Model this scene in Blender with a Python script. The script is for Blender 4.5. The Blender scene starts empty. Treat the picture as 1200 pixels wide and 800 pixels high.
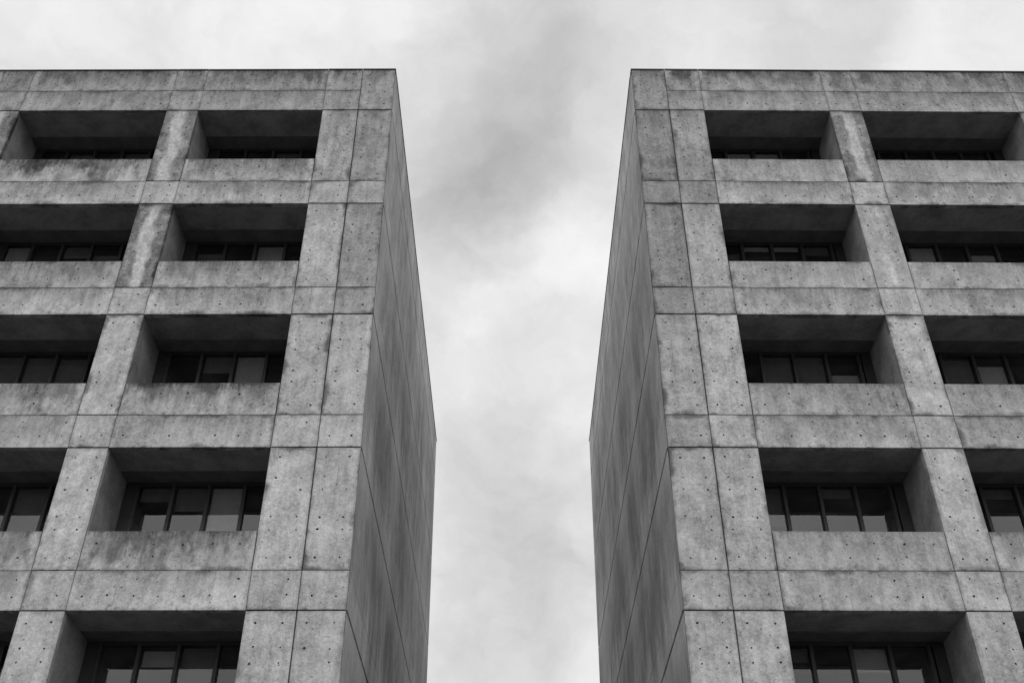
import bpy, bmesh, math, random
from mathutils import Vector
random.seed(11)
R = math.radians
scene = bpy.context.scene
C = scene.collection
EYE = 1.6
F_PX, TH = 1266.775, 0.678880
D = 20.4
Z1 = 25.184          # underside of the top band (top of the highest openings), above eye
DZ = 3.9224          # storey height
ZR = 27.058
Z0 = Z1 - 2 * DZ
NF = 7
DEPTH = 20.28
PAR_T, PAR_B = 2.115, 3.035      # parapet top / foot below the opening's top
REC = 1.47                       # depth of window behind the facade
SIDES = {
 'L': dict(sg=-1, s=-.011357, t=-.00621, w=.003575, x=[3.457, 4.449, 5.4926, 9.1423, 10.0614, 14.3977]),
 'R': dict(sg=1, s=-.008189, t=-.007644, w=.008252, x=[3.518, 4.5255, 5.5500, 9.2370, 10.1748, 14.8153]),
}

# ------------------------------------------------------------------ materials
def G(v, a=1): return (v, v, v, a)
class NT:
    def __init__(s, name, world=False):
        if world:
            s.m = bpy.data.worlds.new(name)
        else:
            s.m = bpy.data.materials.new(name)
        s.m.use_nodes = True
        s.t = s.m.node_tree
        s.t.nodes.clear()
    def n(s, typ, ins=None, **kw):
        nd = s.t.nodes.new(typ)
        for k, v in kw.items(): setattr(nd, k, v)
        for k, v in (ins or {}).items():
            if isinstance(v, bpy.types.NodeSocket): s.t.links.new(v, nd.inputs[k])
            else: nd.inputs[k].default_value = v
        return nd
    def math(s, op, a, b=0.0, c=0.0, clamp=False):
        nd = s.n('ShaderNodeMath', {0: a, 1: b, 2: c}, operation=op, use_clamp=clamp)
        return nd.outputs[0]
    def vmath(s, op, a, b=(0, 0, 0)):
        nd = s.n('ShaderNodeVectorMath', {0: a}, operation=op)
        if isinstance(b, bpy.types.NodeSocket): s.t.links.new(b, nd.inputs[1])
        elif op == 'SCALE': nd.inputs['Scale'].default_value = b
        else: nd.inputs[1].default_value = b
        return nd.outputs['Value'] if op == 'DOT_PRODUCT' else nd.outputs[0]
    def rng(s, v, a, b, c=0.0, d=1.0, smooth=True):
        nd = s.n('ShaderNodeMapRange', {0: v, 1: a, 2: b, 3: c, 4: d})
        if smooth: nd.interpolation_type = 'SMOOTHSTEP'
        return nd.outputs[0]
    def noise(s, vec, scale, detail=4, rough=.55, w=None, stretch=None):
        if stretch:
            vec = s.vmath('MULTIPLY', vec, stretch)
        nd = s.n('ShaderNodeTexNoise', {'Vector': vec, 'Scale': scale, 'Detail': detail, 'Roughness': rough})
        if w is not None:
            nd.noise_dimensions = '4D'
            s.t.links.new(w, nd.inputs['W'])
        return nd.outputs[0]

def finish(t, col, rough, height=None, dist=.01, strength=.6, spec=.25):
    rgb = t.n('ShaderNodeCombineColor', {0: col, 1: col, 2: col}).outputs[0]
    b = t.n('ShaderNodeBsdfPrincipled', {'Base Color': rgb, 'Roughness': rough})
    b.inputs['Specular IOR Level'].default_value = spec
    if height is not None:
        bp = t.n('ShaderNodeBump', {'Height': height, 'Distance': dist, 'Strength': strength})
        t.t.links.new(bp.outputs[0], b.inputs['Normal'])
    o = t.n('ShaderNodeOutputMaterial', {0: b.outputs[0]})
    return t.m

def concrete_front():
    """board-cast concrete; object colour carries how weathered this pour is:
    R = rain stain under the top edge, G = dirt along the joints, B = washed pale run down the middle, A = tone"""
    t = NT('weathered_concrete')
    oi = t.n('ShaderNodeObjectInfo')
    sc = t.n('ShaderNodeSeparateColor', {0: oi.outputs['Color']})
    RR, GG, BB, AA = sc.outputs[0], sc.outputs[1], sc.outputs[2], oi.outputs['Alpha']
    w = t.math('MULTIPLY', oi.outputs['Random'], 37.0)
    P = t.n('ShaderNodeTexCoord').outputs['Object']
    e1 = t.n('ShaderNodeSeparateXYZ', {0: t.n('ShaderNodeUVMap', uv_map='edge_a').outputs[0]})
    e2 = t.n('ShaderNodeSeparateXYZ', {0: t.n('ShaderNodeUVMap', uv_map='edge_b').outputs[0]})
    u, vt, ur, vb = e1.outputs[0], e1.outputs[1], e2.outputs[0], e2.outputs[1]
    n_big = t.noise(P, .75, 5, .6, w)
    n_mid = t.noise(P, 2.6, 7, .68, w)
    n_fine = t.noise(P, 13, 6, .72, w)
    n_grain = t.noise(P, 36, 4, .75)
    n_streak = t.noise(P, 1.0, 5, .62, w, (5.5, 5.5, .8))
    n_streak2 = t.noise(P, 1.0, 4, .7, w, (17, 17, 1.6))
    v = t.rng(n_big, .3, .7, -.15, .13)
    v = t.math('ADD', v, t.rng(n_mid, .3, .7, -.2, .17))
    v = t.math('ADD', v, t.rng(n_fine, .3, .7, -.22, .18))
    v = t.math('ADD', v, t.rng(n_grain, .3, .7, -.17, .16))
    v = t.math('ADD', v, t.rng(n_streak, .32, .68, -.14, .11))
    v = t.math('ADD', v, 1.0)
    # rain stain: dark curtain hanging from the top edge with a ragged lower border
    n_sx = t.noise(P, 1.0, 6, .66, w, (1.9, 1.9, .75))
    hang = t.math('ADD', t.rng(n_sx, .32, .68, .1, .85, False), t.rng(n_mid, .3, .7, -.3, .3, False))
    hang = t.math('ADD', hang, t.rng(n_fine, .3, .7, -.16, .16, False))
    hang = t.math('ADD', hang, t.rng(n_streak2, .3, .7, -.12, .12, False))
    hang = t.math('SUBTRACT', hang, t.math('MULTIPLY', vt, .85))
    st = t.rng(hang, -.25, .45)
    ends = t.math('MINIMUM', u, ur)
    ends = t.math('ADD', ends, t.rng(n_mid, .3, .7, -.1, .1))
    st = t.math('MULTIPLY', st, t.rng(ends, .05, .3))
    st = t.math('MULTIPLY', st, t.rng(n_big, .35, .62, .45, 1.0))
    st = t.math('MULTIPLY', st, RR)
    v = t.math('MULTIPLY', v, t.math('SUBTRACT', 1.0, t.math('MULTIPLY', st, .72)))
    # patchy laitance: hard-edged darker islands where the rain reaches
    pt = t.rng(t.noise(P, 1.7, 9, .72, t.math('ADD', w, 14.0), (1.25, 1.25, 1)), .5, .575)
    pt2 = t.rng(t.noise(P, 5.5, 8, .7, t.math('ADD', w, 21.0), (1, 1, .55)), .54, .62)
    am = t.math('ADD', .05, t.math('MULTIPLY', RR, .2))
    v = t.math('MULTIPLY', v, t.math('SUBTRACT', 1.0, t.math('MULTIPLY', pt, am)))
    v = t.math('MULTIPLY', v, t.math('SUBTRACT', 1.0, t.math('MULTIPLY', pt2, t.math('ADD', am, .03))))
    # fine ticks right under the top edge
    tick = t.math('SUBTRACT', t.rng(n_streak2, .42, .72, 0, .34), vt)
    tick = t.math('MULTIPLY', t.rng(tick, -.03, .12), RR)
    v = t.math('MULTIPLY', v, t.math('SUBTRACT', 1.0, t.math('MULTIPLY', tick, .38)))
    # dirt lines along joints
    m = t.math('MINIMUM', t.math('MINIMUM', u, ur), t.math('MINIMUM', vt, vb))
    m = t.math('SUBTRACT', t.math('ADD', t.rng(n_fine, .3, .75, .0, .05), t.rng(t.noise(P, 1.1, 5, .65, t.math('ADD', w, 30.0)), .46, .68, -.02, .12)), m)
    jd = t.math('MULTIPLY', t.rng(m, -.06, .11), GG)
    v = t.math('MULTIPLY', v, t.math('SUBTRACT', 1.0, t.math('MULTIPLY', jd, .6)))
    # growth at the foot of a panel, sitting on the ledge
    ft = t.math('SUBTRACT', t.rng(t.noise(P, 3.5, 6, .7, w), .5, .72, 0, .3), vb)
    ft = t.math('MULTIPLY', t.rng(ft, 0, .14), t.math('MULTIPLY', GG, .8))
    v = t.math('MULTIPLY', v, t.math('SUBTRACT', 1.0, t.math('MULTIPLY', ft, .5)))
    # washed run down the middle of a pier with dark lichen both sides
    cx = t.math('SUBTRACT', t.math('DIVIDE', u, t.math('ADD', t.math('ADD', u, ur), .001)), .52)
    cx = t.math('ADD', cx, t.rng(t.noise(P, 1, 4, .6, w, (1.5, 1.5, .9)), .3, .7, -.16, .16, False))
    run = t.rng(t.math('ABSOLUTE', cx), .08, .26)
    lich = t.math('MULTIPLY', run, t.math('MULTIPLY', t.rng(n_mid, .33, .54), t.rng(n_fine, .34, .52, .35, 1.0)))
    v = t.math('MULTIPLY', v, t.math('SUBTRACT', 1.0, t.math('MULTIPLY', t.math('MULTIPLY', lich, BB), .6)))
    v = t.math('MULTIPLY', v, t.math('ADD', 1.0, t.math('MULTIPLY', t.math('MULTIPLY', t.math('SUBTRACT', 1.0, run), BB), .18)))
    # isolated dark smudges
    sm = t.rng(t.noise(P, 1.15, 7, .66, t.math('ADD', w, 9.0), (1, 1, 1.7)), .63, .75)
    v = t.math('MULTIPLY', v, t.math('SUBTRACT', 1.0, t.math('MULTIPLY', sm, .33)))
    # pale lime patches and runs
    lp = t.rng(t.noise(P, 3.2, 8, .72, t.math('ADD', w, 3.0), (1.6, 1.6, .8)), .6, .74)
    v = t.math('MULTIPLY', v, t.math('ADD', 1.0, t.math('MULTIPLY', lp, .22)))
    # hairline cracks
    cv = t.vmath('ADD', P, t.vmath('SCALE', t.n('ShaderNodeTexNoise', {'Vector': P, 'Scale': 1.6, 'Detail': 6.0}).outputs['Color'], 1.1))
    vo = t.n('ShaderNodeTexVoronoi', {'Vector': cv, 'Scale': .55}, feature='DISTANCE_TO_EDGE').outputs['Distance']
    crk = t.math('MULTIPLY', t.rng(vo, .0, .012, 1, 0), t.rng(n_mid, .52, .64))
    v = t.math('MULTIPLY', v, t.math('SUBTRACT', 1.0, t.math('MULTIPLY', crk, .4)))
    # blow holes
    vh = t.n('ShaderNodeTexVoronoi', {'Vector': P, 'Scale': 7.0, 'Randomness': 1.0})
    keep = t.rng(t.n('ShaderNodeSeparateColor', {0: vh.outputs['Color']}).outputs[0], .66, .70)
    hole = t.math('MULTIPLY', t.rng(vh.outputs['Distance'], .09, .17, 1, 0), keep)
    v = t.math('MULTIPLY', v, t.math('SUBTRACT', 1.0, t.math('MULTIPLY', hole, .45)))
    tone = t.math('MULTIPLY', AA, t.rng(oi.outputs['Random'], 0, 1, .95, 1.04, False))
    v = t.math('MULTIPLY', v, tone)
    # faint board marks of the formwork, every 61 cm, mostly worn away
    sx = t.n('ShaderNodeSeparateXYZ', {0: P}).outputs[0]
    fm = t.math('PINGPONG', t.math('ADD', sx, t.math('MULTIPLY', n_mid, .02)), .305)
    bl = t.math('MULTIPLY', t.rng(fm, .0, .014, 1, 0), t.rng(t.noise(P, 1.3, 3, .6, t.math('ADD', w, 5.0)), .5, .6))
    v = t.math('MULTIPLY', v, t.math('SUBTRACT', 1.0, t.math('MULTIPLY', bl, .28)))
    col = t.math('MULTIPLY', v, .48, clamp=True)
    h = t.math('ADD', t.math('MULTIPLY', n_fine, .5), t.math('MULTIPLY', n_grain, .25))
    h = t.math('SUBTRACT', t.math('ADD', h, t.math('MULTIPLY', n_mid, .9)), t.math('MULTIPLY', hole, .6))
    return finish(t, col, .88, h, .016, .7)

def concrete_side():
    t = NT('streaked_concrete')
    P = t.n('ShaderNodeTexCoord').outputs['Object']
    a = t.noise(P, 1.0, 6, .62, None, (.5, .42, .14))
    b = t.noise(P, 1.0, 6, .68, None, (1.6, 1.5, .32))
    c = t.noise(P, 1.0, 6, .72, None, (6, 6, 1.6))
    d = t.noise(P, 16, 6, .7)
    bd = t.noise(P, 1.3, 7, .66)
    v = t.math('ADD', 1.0, t.rng(a, .36, .64, -.17, .13))
    v = t.math('ADD', v, t.rng(b, .32, .68, -.12, .11))
    v = t.math('ADD', v, t.rng(c, .3, .7, -.13, .12))
    v = t.math('ADD', v, t.rng(d, .3, .7, -.12, .12))
    v = t.math('ADD', v, t.rng(bd, .33, .67, -.13, .12))
    # every pour is stained from its upper joint downwards and washed pale just above the next one
    z = t.n('ShaderNodeSeparateXYZ', {0: P}).outputs[2]
    p = t.math('FRACT', t.math('DIVIDE', t.math('SUBTRACT', Z1 + EYE + 10 * DZ, z), DZ))
    pn = t.math('ADD', p, t.rng(b, .3, .7, -.16, .16, False))
    pn = t.math('ADD', pn, t.rng(c, .3, .7, -.05, .05, False))
    dk = t.math('MULTIPLY', t.rng(pn, .02, .26), t.rng(pn, .86, .6))
    dk = t.math('MULTIPLY', dk, t.rng(a, .36, .62, 1.0, .55))
    low_shade = t.rng(z, 26.9, 9.0, .35, 1.0, False)  # shade of the narrow gap painted in: stain deepens down the wall
    v = t.math('MULTIPLY', v, t.math('SUBTRACT', 1.0, t.math('MULTIPLY', t.math('MULTIPLY', dk, low_shade), .45)))
    col = t.math('MULTIPLY', v, .46, clamp=True)
    return finish(t, col, .9, t.math('ADD', c, t.math('MULTIPLY', d, .5)), .012, .6)

def plain(name, val, rough=.8, var=.15, scale=3, stretch=None, spec=.3, metal=0):
    t = NT(name)
    P = t.n('ShaderNodeTexCoord').outputs['Object']
    a = t.noise(P, scale, 6, .65, None, stretch)
    b = t.noise(P, scale * 9, 4, .7)
    v = t.math('ADD', t.rng(a, .3, .7, 1 - var, 1 + var), t.rng(b, .3, .7, -var * .4, var * .4))
    m = finish(t, t.math('MULTIPLY', v, val), rough, b, .004, .4, spec)
    if metal:
        for n in t.t.nodes:
            if n.type == 'BSDF_PRINCIPLED': n.inputs['Metallic'].default_value = metal
    return m

def glass():
    t = NT('tinted_window_glass')
    P = t.n('ShaderNodeTexCoord').outputs['Object']
    h = t.noise(P, .9, 2, .5)
    bp = t.n('ShaderNodeBump', {'Height': h, 'Distance': .012, 'Strength': .25}).outputs[0]
    g = t.n('ShaderNodeNewGeometry')
    cs = t.math('ABSOLUTE', t.vmath('DOT_PRODUCT', g.outputs['Normal'], g.outputs['Incoming']))
    fr = t.math('ADD', .125, t.math('MULTIPLY', .90, t.math('POWER', t.math('SUBTRACT', 1.0, cs), 5.0)))
    fr = t.math('MULTIPLY', fr, t.math('SUBTRACT', 1.0, g.outputs['Backfacing']))
    gl = t.n('ShaderNodeBsdfGlossy', {'Color': G(.95), 'Roughness': .02, 'Normal': bp}).outputs[0]
    dirt = t.math('MULTIPLY', t.rng(t.noise(P, 2.2, 5, .65), .4, .7), .06)
    tr = t.n('ShaderNodeBsdfTransparent', {'Color': G(.8)}).outputs[0]
    df = t.n('ShaderNodeBsdfDiffuse', {'Color': G(.25)}).outputs[0]
    a = t.n('ShaderNodeMixShader', {0: dirt, 1: tr, 2: df}).outputs[0]
    b = t.n('ShaderNodeMixShader', {0: fr, 1: a, 2: gl}).outputs[0]
    t.n('ShaderNodeOutputMaterial', {0: b})
    return t.m

M = dict(front=concrete_front(), side=concrete_side(),
         soffit=plain('recess_concrete', .27, .9, .28, 1.3),  # same concrete as the front, colour darkened to paint in recess shade
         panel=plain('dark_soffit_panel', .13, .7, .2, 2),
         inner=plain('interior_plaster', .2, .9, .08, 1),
         frame=plain('dark_anodised_frame', .03, .5, .2, 3, None, .5),
         tie=plain('tie_hole_grout', .02, .95, .3, 20),
         coping=plain('coping_metal', .09, .5, .2, 2, None, .5),
         blind=plain('window_blind_fabric', .55, .9, .06, 1.2, (1, 1, .4)),
         shade=plain('grey_blind_fabric', .2, .9, .12, 1.2),
         glass=glass(), lamp=plain('ceiling_fitting', .5, .6, .05, 3))

# ------------------------------------------------------------------ geometry
class Bld:
    def __init__(s, key):
        d = SIDES[key]; s.key = key; s.__dict__.update(d); s.xc = s.x[0]
        bx = 13.0
        s.base = Vector((s.sg * bx, D, 0))
        e = bpy.data.objects.new('concrete_building', None); C.objects.link(e)
        e.location = s.base; e.empty_display_size = 2
        s.root = e
        x = s.x
        w2 = x[5] + .93
        s.piers = [(x[3], x[4]), (x[5], w2), (w2 + 4.3, w2 + 5.2)]
        s.bays = [(x[2], x[3]), (x[4], x[5]), (w2, w2 + 4.3)]
        s.xe = w2 + 5.2 + 1.95
    def W(s, x, y, z):
        X = s.sg * (x - s.s * (z - Z0) + s.t * y)
        Y = D + y + s.w * (x - s.xc)
        return Vector((X, Y, z + EYE)) - s.base
    def build(s, name, bm, mats, parent=None, color=None):
        for v in bm.verts: v.co = s.W(*v.co)
        bmesh.ops.recalc_face_normals(bm, faces=bm.faces)
        me = bpy.data.meshes.new(name); bm.to_mesh(me); bm.free()
        for m in (mats if isinstance(mats, (list, tuple)) else [mats]): me.materials.append(m)
        o = bpy.data.objects.new(name, me); C.objects.link(o); o.parent = parent or s.root
        if color: o.color = color
        return o

def newbm():
    bm = bmesh.new(); bm.loops.layers.uv.new('edge_a'); bm.loops.layers.uv.new('edge_b'); return bm
def box(bm, x0, x1, y0, y1, z0, z1, bev=0.0, side=False, mi=0):
    vs = [bm.verts.new((x, y, z)) for x in (x0, x1) for y in (y0, y1) for z in (z0, z1)]
    idx = [(0, 1, 3, 2), (4, 6, 7, 5), (0, 4, 5, 1), (2, 3, 7, 6), (0, 2, 6, 4), (1, 5, 7, 3)]
    fs = [bm.faces.new([vs[i] for i in f]) for f in idx]
    if bev:
        es = list({e for f in fs for e in f.edges})
        r = bmesh.ops.bevel(bm, geom=es, offset=bev, segments=1, affect='EDGES', profile=.5)
        fs = list({f for f in r['faces']} | {f for f in fs if f.is_valid})
        fs = [f for f in fs if f.is_valid]
        more = set(fs)
        for f in fs:
            for e in f.edges:
                for g in e.link_faces: more.add(g)
        fs = list(more)
    la, lb = bm.loops.layers.uv['edge_a'], bm.loops.layers.uv['edge_b']
    for f in fs:
        f.material_index = mi
        for l in f.loops:
            c = l.vert.co
            h, h0, h1 = (c.y, y0, y1) if side else (c.x, x0, x1)
            l[la].uv = (h - h0, z1 - c.z); l[lb].uv = (h1 - h, c.z - z0)
    return fs
def chip(bm, y, x0, x1, z0, z1, seed_amt=1.0):
    """break up the front rim of a panel: small spalls and an unsteady arris"""
    es = [e for e in bm.edges if all(abs(v.co.y - y) < 1e-5 for v in e.verts)]
    for e in es:
        n = int(e.calc_length() / .085)
        if n > 1: bmesh.ops.subdivide_edges(bm, edges=[e], cuts=n)
    cx, cz = (x0 + x1) / 2, (z0 + z1) / 2
    for v in bm.verts:
        if abs(v.co.y - y) > 1e-5: continue
        a = abs(random.gauss(0, .0035)) * seed_amt
        if random.random() < .05: a += random.uniform(.008, .026) * seed_amt
        dx, dz = min(v.co.x - x0, x1 - v.co.x), min(v.co.z - z0, z1 - v.co.z)
        if dx < dz: v.co.x += a if v.co.x < cx else -a
        else: v.co.z += a if v.co.z < cz else -a
def hole(bm, x, z, r, y=-.002, n=8):
    """shallow tie-rod hole: a dark ring-shaped dimple plug, standing 2 mm proud of the skin"""
    la, lb = bm.loops.layers.uv['edge_a'], bm.loops.layers.uv['edge_b']
    a0 = random.random()
    k = [r * random.uniform(.8, 1.2) for _ in range(n)]
    vs = [bm.verts.new((x + k[i] * math.cos(a0 + i * 2 * math.pi / n), y, z + k[i] * math.sin(a0 + i * 2 * math.pi / n))) for i in range(n)]
    vb = [bm.verts.new((v.co.x, y + .01, v.co.z)) for v in vs]
    fs = [bm.faces.new(vs)] + [bm.faces.new((vs[i], vs[(i + 1) % n], vb[(i + 1) % n], vb[i])) for i in range(n)]
    for f in fs:
        f.material_index = 1
        for l in f.loops: l[la].uv = (.5, .5); l[lb].uv = (.5, .5)

GAP = .011
def skin(b, name, x0, x1, z0, z1, rows=(), cols=(), color=(0, .5, 0, 1), g=(GAP, GAP, GAP, GAP), th=.1, drop=.08, setback=0.0, parent=None, rr=.024, extra=()):
    """one poured concrete panel; rows = distances of tie holes below its top, cols = x positions"""
    bm = newbm()
    box(bm, x0 + g[0], x1 - g[1], setback, setback + th, z0 + g[2], z1 - g[3], .008)
    chip(bm, setback, x0 + g[0], x1 - g[1], z0 + g[2], z1 - g[3])
    for rz in rows:
        for cx in cols:
            if random.random() < drop: continue
            hole(bm, cx + random.gauss(0, .012), z1 - rz + random.gauss(0, .012), rr * random.uniform(.65, 1.1), setback - .002)
    # a few extra knocked-out spots
    for (ez, cs) in extra:
        for cx in cs:
            if random.random() > .25: hole(bm, cx + random.gauss(0, .02), z1 - ez + random.gauss(0, .015), rr * random.uniform(.5, 1.0), setback - .002)
    for _ in range(int((x1 - x0) * (z1 - z0) * .5 * random.random())):
        hole(bm, random.uniform(x0 + .1, x1 - .1), random.uniform(z0 + .1, z1 - .1), random.uniform(.006, .014), setback - .002, 6)
    return b.build(name, bm, [M['front'], M['tie']], parent, color)

# blinds seen in the photo: (side, floor row from top, bay) -> {pane: (top drop, length, kind)}; pane 0 is nearest the gap
BL = {
 ('L', 1, 0): {1: (.05, 2.6, 'shade')},
 ('L', 2, 0): {1: (.04, 2.7, 'blind'), 3: (.3, .5, 'shade')},
 ('L', 2, 1): {1: (.35, .25, 'shade'), 4: (.05, 2.7, 'blind'), 2: (.04, .4, 'shade')},
 ('L', 3, 0): {1: (.04, 2.7, 'blind'), 2: (.05, .5, 'shade')},
 ('L', 3, 1): {1: (.1, 2.7, 'shade'), 2: (.06, 2.7, 'shade'), 3: (.04, 2.7, 'shade')},
 ('L', 4, 0): {1: (.04, 2.7, 'blind'), 2: (.04, .6, 'shade'), 3: (.04, .35, 'shade')},
 ('L', 4, 1): {1: (.04, 2.7, 'shade'), 0: (.04, 1.2, 'shade')},
 ('L', 5, 0): {2: (.1, .35, 'blind'), 1: (.04, 2.7, 'shade')},
 ('R', 1, 0): {1: (.05, .3, 'blind'), 2: (.05, .3, 'blind')},
 ('L', 1, 1): {1: (.05, .3, 'shade'), 3: (.1, .6, 'shade')},
 ('R', 1, 1): {1: (.2, .3, 'shade')},
 ('R', 2, 0): {0: (.3, .3, 'shade'), 1: (.03, .16, 'blind'), 2: (.03, .16, 'blind'), 3: (.03, .3, 'shade')},
 ('R', 2, 1): {1: (.04, 2.7, 'blind'), 3: (.3, .3, 'blind')},
 ('R', 3, 0): {1: (.04, 2.7, 'shade'), 2: (.04, 2.7, 'shade'), 3: (.6, 2.2, 'blind')},
 ('R', 3, 1): {1: (.1, 1.1, 'shade'), 2: (.3, 2.4, 'blind')},
 ('R', 4, 0): {0: (.04, 1.0, 'shade'), 2: (.04, .25, 'shade')},
 ('R', 4, 1): {1: (.04, .25, 'shade')},
 ('R', 5, 0): {2: (.05, .5, 'blind'), 0: (.04, .3, 'shade')},
}
PW = .835

def make_window(b, r, k, zt, zb, x0, x1):
    """frame with fins, glass panes and blinds in the back of a recess"""
    y = REC
    xa, xb = x0 + .005, x1 - .005
    bm = newbm()
    box(bm, xa, xb, y, y + .12, zt - .10, zt - .012)                # head
    box(bm, xa, xb, y, y + .12, zb + .004, zb + .09)                # sill rail
    box(bm, xa, xa + .06, y, y + .12, zb + .09, zt - .10)           # jambs
    box(bm, xb - .25, xb, y, y + .12, zb + .09, zt - .10)
    n = int((x1 - x0 - .3) / PW)
    ms = [x0 + PW * (i + 1) for i in range(n)]
    for m in ms:
        box(bm, m - .042, m + .042, y - .035, y + .115, zb + .09, zt - .10, .006)
    f = b.build('window', bm, M['frame'])
    edges = [xa + .06] + ms + [xb - .25]
    bl = BL.get((b.key, r + 1, k), {})
    for i in range(len(edges) - 1):
        a, c = edges[i] + (.042 if i else 0), edges[i + 1] - (.042 if i < len(edges) - 2 else 0)
        if c - a < .05: continue
        bm = newbm()
        tilt = random.gauss(0, .002)
        fs = box(bm, a, c, y + .05, y + .062, zb + .09, zt - .10)
        for v in bm.verts: v.co.y += tilt * (v.co.x - a) / (c - a)
        b.build('pane', bm, M['glass'], f)
        # a thin bead round the pane
        if i in bl:
            dr, ln, kind = bl[i]
            bm = newbm()
            # roller / vertical blind with soft folds
            z1, z0 = zt - .1 - dr, max(zb + .12, zt - .1 - dr - ln)
            nn = 14; rows_ = []
            for q in range(nn + 1):
                xx = a + .03 + (c - a - .06) * q / nn
                yy = y + .1 + .004 * math.sin(q * 1.1 + r)
                rows_.append((bm.verts.new((xx, yy, z0)), bm.verts.new((xx, yy, z1)), bm.verts.new((xx, yy + .006, z0)), bm.verts.new((xx, yy + .006, z1))))
            for q in range(nn):
                p, s_ = rows_[q], rows_[q + 1]
                bm.faces.new((p[0], s_[0], s_[1], p[1])); bm.faces.new((s_[2], p[2], p[3], s_[3]))
                bm.faces.new((p[0], p[2], s_[2], s_[0])); bm.faces.new((p[1], s_[1], s_[3], p[3]))
            bm.faces.new((rows_[0][0], rows_[0][1], rows_[0][3], rows_[0][2]))
            bm.faces.new((rows_[-1][0], rows_[-1][2], rows_[-1][3], rows_[-1][1]))
            b.build('blind', bm, M[kind], f)
    return f

def rc(a, c=.04): return a + random.gauss(0, c)

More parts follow.
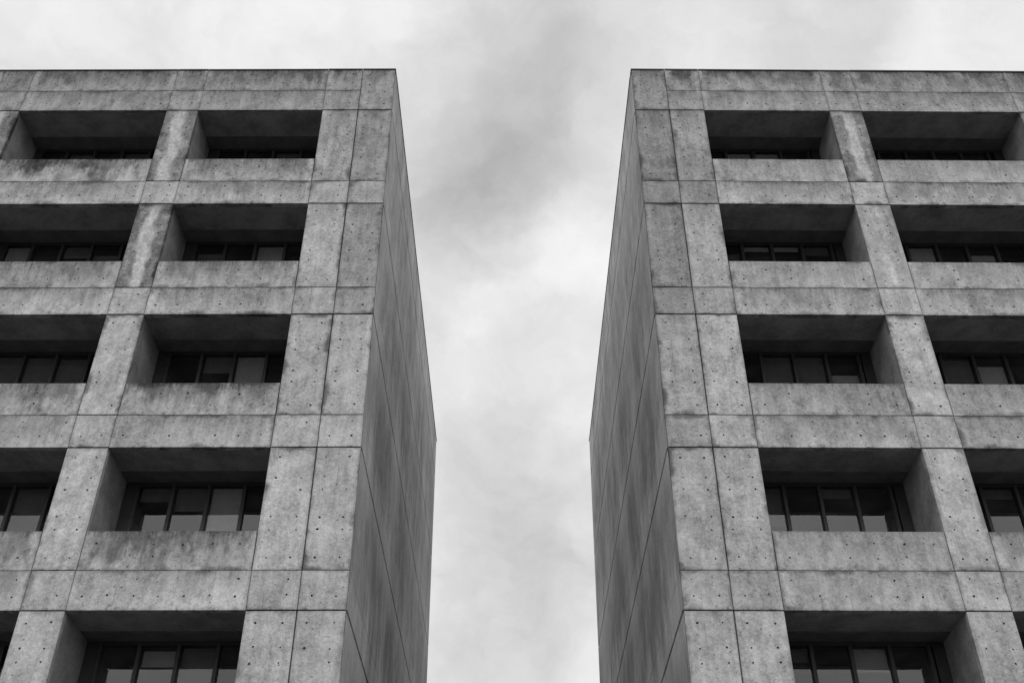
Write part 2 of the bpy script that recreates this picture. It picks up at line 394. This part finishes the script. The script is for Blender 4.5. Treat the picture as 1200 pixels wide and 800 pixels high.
def make_building(key, label):
    b = Bld(key)
    b.root['label'] = label; b.root['category'] = 'building'; b.root['group'] = 'facing concrete office buildings'
    x = b.x; xc, xj, xe_ = x[0], x[1], x[2]
    zbot = -EYE + .0
    ops = [Z1 - i * DZ for i in range(NF)]            # opening tops
    PR = (.27, .8, 1.1, 1.77, 2.08, 2.76)             # tie-hole rows on the tall panels
    left = key == 'L'
    # weathering as the photo shows it, storey by storey
    PIER = {0: ((.3, 1.2, 1.0, .97), (.3, 1.2, 1.0, .97)), 1: ((.3, 1.3, 1.1, .98) if left else (0, .7, .35, 1.06), (.0, .8, .5, 1.0)),
            2: ((0, 1.2, 0, 1.05), (0, 1.1, 0, 1.05)), 3: ((0, .9, 0, 1.04), (0, .9, 0, 1.0))}
    CT = {'L': [(.93, .80), (1.04, .78), (1.05, 1.0), (1.05, 1.03), (1.04, 1.0)],
          'R': [(.76, .67), (.95, .66), (1.03, .95), (.95, .90), (.98, .96)]}[key]
    skins_x = [(xc, xj), (xj, xe_)]
    for i, zt in enumerate(ops):
        zp, zj = zt - PAR_T, zt - PAR_B
        znext = zt - DZ
        vis = i < 5
        last = i == NF - 1
        if last: zj = max(zj, zbot + .02)
        # ---- corner panels
        ct = CT[min(i, 4)]
        for q, (a, c) in enumerate(((xj, xe_), (xc, xj))):
            w = c - a
            skin(b, 'corner_panel', a, c, zj, zt, PR, (a + w * .24, a + w * .77), ((.5, .4, .15, .12, .1, .1, .1)[i], 1.15 if i < 4 else .8, 0, rc(ct[q], .01)), g=(.007 if q == 0 and 0 else (.014 if a == xj else .007), .014 if c == xj else .007, .004, .015), th=.14)
        # ---- piers
        for j, (a, c) in enumerate(b.piers):
            col = PIER.get(i, ((0, .5, 0, 1.0),) * 2)[min(j, 1)]
            skin(b, 'pier', a, c, zj, zt, PR, (a + (c - a) * .22, a + (c - a) * .76), (col[0], col[1], col[2], rc(col[3], .02)), g=(0, 0, .012, .015), th=.14)
        # ---- end strip far from the gap
        skin(b, 'corner_panel', b.piers[2][1], b.xe, zj, zt, PR, (b.piers[2][1] + .3, b.xe - .3), (.1, .6, 0, .98), g=(GAP, GAP, GAP, GAP))
        # ---- parapets and windows, bay by bay
        for k, (a, c) in enumerate(b.bays):
            rs = (1.0, 1.0, 1.0, .9, .9, .7, .7)[i] * (1.0 if k == 0 else 1.1)
            if key == 'R': rs *= .545
            w = c - a
            cols = [a + w * (m + .5) / 6 for m in range(6)]
            skin(b, 'parapet', a, c, zj, zp, (.3, .62), cols, (rs * random.uniform(.75, 1.15), .8, 0, rc(.99, .045)), g=(.014, .014, .004, 0), th=.24, drop=.45, setback=.004)
            make_window(b, i, k, zt, zj, a, c)
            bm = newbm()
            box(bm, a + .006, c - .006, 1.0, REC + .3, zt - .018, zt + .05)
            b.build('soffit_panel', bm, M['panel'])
        # ---- spandrel band below this storey (between parapet foot and next opening)
        if not last:
            segs = [(xc, xj, 'corner_panel'), (xj, xe_, 'corner_panel')]
            segs += [(p, q, 'spandrel') for p, q in b.bays] + [(p, q, 'pier_head') for p, q in b.piers] + [(b.piers[2][1], b.xe, 'corner_panel')]
            for (p, q, nm) in segs:
                w = q - p
                n = max(2, round(w / .5))
                cols = [p + w * (m + .5) / n for m in range(n)]
                tone = rc(1.05, .045) * (1.0 if left else .96)
                if nm == 'corner_panel': tone *= ct[1 if p == xc else 0] * .97
                o_rows = (.57,)
                ob = skin(b, nm, p, q, znext, zj, o_rows, cols, ((.65, .6, .5, .4, .4, .3)[i] if nm == 'spandrel' else .1, 1.0, 0, tone), g=(.004 if nm != 'corner_panel' else .007, .004 if nm != 'corner_panel' else .007, .0 if nm == 'spandrel' else GAP, .004), th=.14, drop=.12, extra=((.2, cols[::2]),))
        # small ragged ledge lines come from the gaps themselves
    # upper row of ties on spandrels is sparser: add as their own tie mesh is unnecessary
    # ---- roof fascia: lower and upper lifts
    zm = Z1 + .90
    cuts = [xj, xe_] + [v for pr in b.piers for v in pr] + [b.xe]
    skin(b, 'fascia', xc, xj, Z1, ZR, (.25, .7, 1.05, 1.6), (xc + .25, xj - .25), (.9, 1.0, 0, .76), g=(GAP, GAP, GAP, 0))
    for q in range(len(cuts) - 1):
        a, c = cuts[q], cuts[q + 1]; w = c - a; n = max(2, round(w / .5))
        if q in (1, 3, 5):       # long lengths over the bays
            g = .003
        else: g = .003
        cols = [a + w * (m + .5) / n for m in range(n)]
        skin(b, 'fascia', a, c, Z1, zm, (.58,), cols, (.6, .8, 0, rc(.87, .02)), g=(g, g, .0 if q in (1, 3, 5) else GAP, .002), drop=.15)
        skin(b, 'fascia', a, c, zm, ZR, (.2, .62), cols, (1.0, .8, 0, rc(.77, .02)), g=(g, g, .002, 0), drop=.35)
    # ---- side wall towards the gap, one pour per storey
    lv = [ZR] + ops
    for i in range(len(lv)):
        zt = lv[i]; zb = lv[i + 1] if i + 1 < len(lv) else zbot
        parts = [(zb, zt)]
        if i >= 1 and zt - PAR_B > zb: parts = [(zt - PAR_B, zt), (zb, zt - PAR_B)]
        bm = newbm()
        for (p, q) in parts:
            g1 = .08 if p == zb else .005
            g2 = .004 if q == zt else .005
            # wall skin, 14 cm thick, starting just behind the front panels
            box(bm, xc + .001, xc + .19, .145, DEPTH, p + g1, q - g2 if i or q != zt else q, .006, side=True)
        b.build('side_wall', bm, M['side'])
    # corner pours' own return already shows as the first 14 cm of the side
    # ---- carrying frame: beams, columns, slabs
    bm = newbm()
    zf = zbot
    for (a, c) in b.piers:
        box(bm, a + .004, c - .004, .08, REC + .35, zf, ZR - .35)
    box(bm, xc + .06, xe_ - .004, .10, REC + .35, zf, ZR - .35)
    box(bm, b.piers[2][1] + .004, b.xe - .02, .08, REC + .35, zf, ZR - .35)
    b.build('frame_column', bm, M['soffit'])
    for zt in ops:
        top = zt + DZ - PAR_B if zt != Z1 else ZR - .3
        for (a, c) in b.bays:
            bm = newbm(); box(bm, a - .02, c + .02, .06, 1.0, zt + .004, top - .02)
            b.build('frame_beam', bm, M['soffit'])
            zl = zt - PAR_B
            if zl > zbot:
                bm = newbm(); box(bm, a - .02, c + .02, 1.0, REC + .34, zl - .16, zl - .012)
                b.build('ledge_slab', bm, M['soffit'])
    # ---- rooms behind the glass
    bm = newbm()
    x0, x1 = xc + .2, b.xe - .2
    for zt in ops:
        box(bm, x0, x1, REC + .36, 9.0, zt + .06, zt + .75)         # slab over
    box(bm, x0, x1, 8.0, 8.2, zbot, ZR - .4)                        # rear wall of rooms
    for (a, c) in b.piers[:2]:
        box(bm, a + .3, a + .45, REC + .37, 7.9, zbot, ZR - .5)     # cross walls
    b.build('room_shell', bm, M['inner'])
    bm = newbm()
    for zt in ops[:5]:
        for (a, c) in b.bays:
            for yy in (2.9, 4.6):
                box(bm, a + .5, c - .5, yy, yy + .22, zt - .06, zt + .02)
    b.build('ceiling_fitting', bm, M['lamp'])
    # ---- rest of the block: far side, rear, roof
    bm = newbm()
    box(bm, b.xe - .15, b.xe - .001, .105, DEPTH, zbot, ZR, .01, side=True)
    box(bm, xc + .16, b.xe - .16, DEPTH - .2, DEPTH - .004, zbot, ZR, .01)
    b.build('rear_wall', bm, M['side'])
    bm = newbm()
    box(bm, xc + .155, b.xe - .155, .12, DEPTH - .21, ZR - .34, ZR - .12)
    b.build('roof', bm, M['inner'])
    bm = newbm()
    h0, h1 = ZR + .002, ZR + .045
    cc = [xc - .02] + cuts[:-1] + [b.xe + .02]
    for q in range(len(cc) - 1):
        box(bm, cc[q] + .006, cc[q + 1] - .006, -.025 + random.uniform(-.004, .004), .3, h0, h1 + random.uniform(-.006, .006), .005)
    box(bm, xc - .02, xc + .3, .3, DEPTH + .02, h0, h1, .005)
    box(bm, b.xe - .3, b.xe + .02, .3, DEPTH + .02, h0, h1, .005)
    box(bm, xc + .3, b.xe - .3, DEPTH - .28, DEPTH + .02, h0, h1, .005)
    b.build('roof_coping', bm, M['coping'])
    # lightning / joint notches in the coping line
    return b

make_building('L', 'left concrete office block with dark rain stains on its upper parapets and piers')
make_building('R', 'right concrete office block with cleaner parapets and darker mottled corner panels near its roof')

# ------------------------------------------------------------------ ground
def ground(name, half, z, m, y0=0):
    bm = newbm(); v = [bm.verts.new(p) for p in ((-half, -half + y0, z), (half, -half + y0, z), (half, half + y0, z), (-half, half + y0, z))]
    bm.faces.new(v); me = bpy.data.meshes.new(name); bm.to_mesh(me); bm.free(); me.materials.append(m)
    o = bpy.data.objects.new(name, me); C.objects.link(o); o['kind'] = 'structure'; return o
ground('ground', 2500, -.004, plain('asphalt_ground', .09, .9, .2, .4))

# ------------------------------------------------------------------ camera
cam = bpy.data.cameras.new('camera'); co = bpy.data.objects.new('camera', cam); C.objects.link(co)
co.location = (0, 0, EYE); co.rotation_euler = (math.pi / 2 + TH, 0, 0)
cam.sensor_width = 36; cam.lens = 36 * F_PX / 1200; cam.shift_x = -1 / 1200
cam.clip_end = 6000; cam.clip_start = .1
scene.camera = co

# ------------------------------------------------------------------ sky and light
def pdir(px, py):
    u, v = (px - 601) / F_PX, (400 - py) / F_PX
    return Vector((u, math.cos(TH) - v * math.sin(TH), math.sin(TH) + v * math.cos(TH))).normalized()
SUN_EL, SUN_AZ = R(52), R(180)
t = NT('World', True); scene.world = t.m
sky = t.n('ShaderNodeTexSky'); sky.sky_type = 'NISHITA'; sky.sun_disc = False
sky.sun_elevation = SUN_EL; sky.sun_rotation = SUN_AZ
bw = t.n('ShaderNodeRGBToBW', {0: sky.outputs[0]}).outputs[0]
dv = t.n('ShaderNodeTexCoord').outputs['Generated']
dv = t.vmath('NORMALIZE', dv)
wn = t.n('ShaderNodeTexNoise', {'Vector': dv, 'Scale': 5.5, 'Detail': 8.0, 'Roughness': .58}).outputs['Color']
wv = t.vmath('SCALE', t.vmath('SUBTRACT', wn, (.5, .5, .5)), .16)
d2 = t.vmath('NORMALIZE', t.vmath('ADD', dv, wv))
n0 = t.noise(d2, 1.6, 3, .5, None, (1, 1, 1.6))
n1 = t.noise(d2, 4.0, 8, .6, None, (1, 1, 1.5)); n2 = t.noise(d2, 11, 8, .62)
v = t.math('ADD', .845, t.rng(n0, .3, .7, -.05, .05))
v = t.math('ADD', v, t.rng(n1, .3, .7, -.10, .10))
v = t.math('ADD', v, t.rng(n2, .3, .7, -.045, .045))
BLOBS = [(600, 60, 130, -.17), (640, 120, 90, -.14), (665, 180, 60, -.10), (590, 130, 80, -.05), (535, 200, 75, -.18), (550, 265, 75, -.24), (590, 225, 60, -.12),
         (570, 300, 50, -.08), (610, 330, 60, .05), (690, 310, 60, .06), (540, 375, 50, .10), (500, 120, 50, .06), (660, 250, 50, .04), (655, 395, 60, -.09), (605, 420, 45, -.08), (550, 435, 50, .07),
         (600, 500, 80, -.08), (620, 565, 110, -.18), (580, 690, 130, -.30), (640, 640, 60, .05), (560, 790, 70, -.05), (950, 20, 100, -.18), (80, 20, 120, -.12), (500, 10, 60, -.08),
         (860, 70, 60, .06), (300, 50, 120, .05), (1180, 30, 60, -.12)]
for (px, py, r, s) in BLOBS:
    s *= .54
    dt = t.vmath('DOT_PRODUCT', d2, tuple(pdir(px, py)))
    v = t.math('ADD', v, t.rng(dt, math.cos(r * 1.25 / F_PX), 1.0, 0, s))
v = t.math('ADD', v, 0.0)
cl = t.n('ShaderNodeCombineColor', {0: v, 1: v, 2: v}).outputs[0]
sk = t.n('ShaderNodeCombineColor', {0: bw, 1: bw, 2: bw}).outputs[0]
b1 = t.n('ShaderNodeBackground', {0: sk, 1: .08}).outputs[0]
b2 = t.n('ShaderNodeBackground', {0: cl, 1: 1.0}).outputs[0]
mx = t.n('ShaderNodeMixShader', {0: .94, 1: b1, 2: b2}).outputs[0]
t.n('ShaderNodeOutputWorld', {0: mx})
sl = bpy.data.lights.new('sun', 'SUN'); so = bpy.data.objects.new('sun', sl); C.objects.link(so)
sl.energy = 1.5; sl.angle = R(40); sl.color = (1, 1, 1)
sd = Vector((0, -math.cos(SUN_EL), math.sin(SUN_EL)))
so.rotation_euler = (-sd).to_track_quat('-Z', 'Y').to_euler(); so.location = (0, -20, 40)

scene.view_settings.view_transform = 'Standard'; scene.view_settings.look = 'None'
scene.view_settings.exposure = 0; scene.view_settings.gamma = 1
scene.render.engine = 'CYCLES'
scene.cycles.max_bounces = 8; scene.cycles.transparent_max_bounces = 8
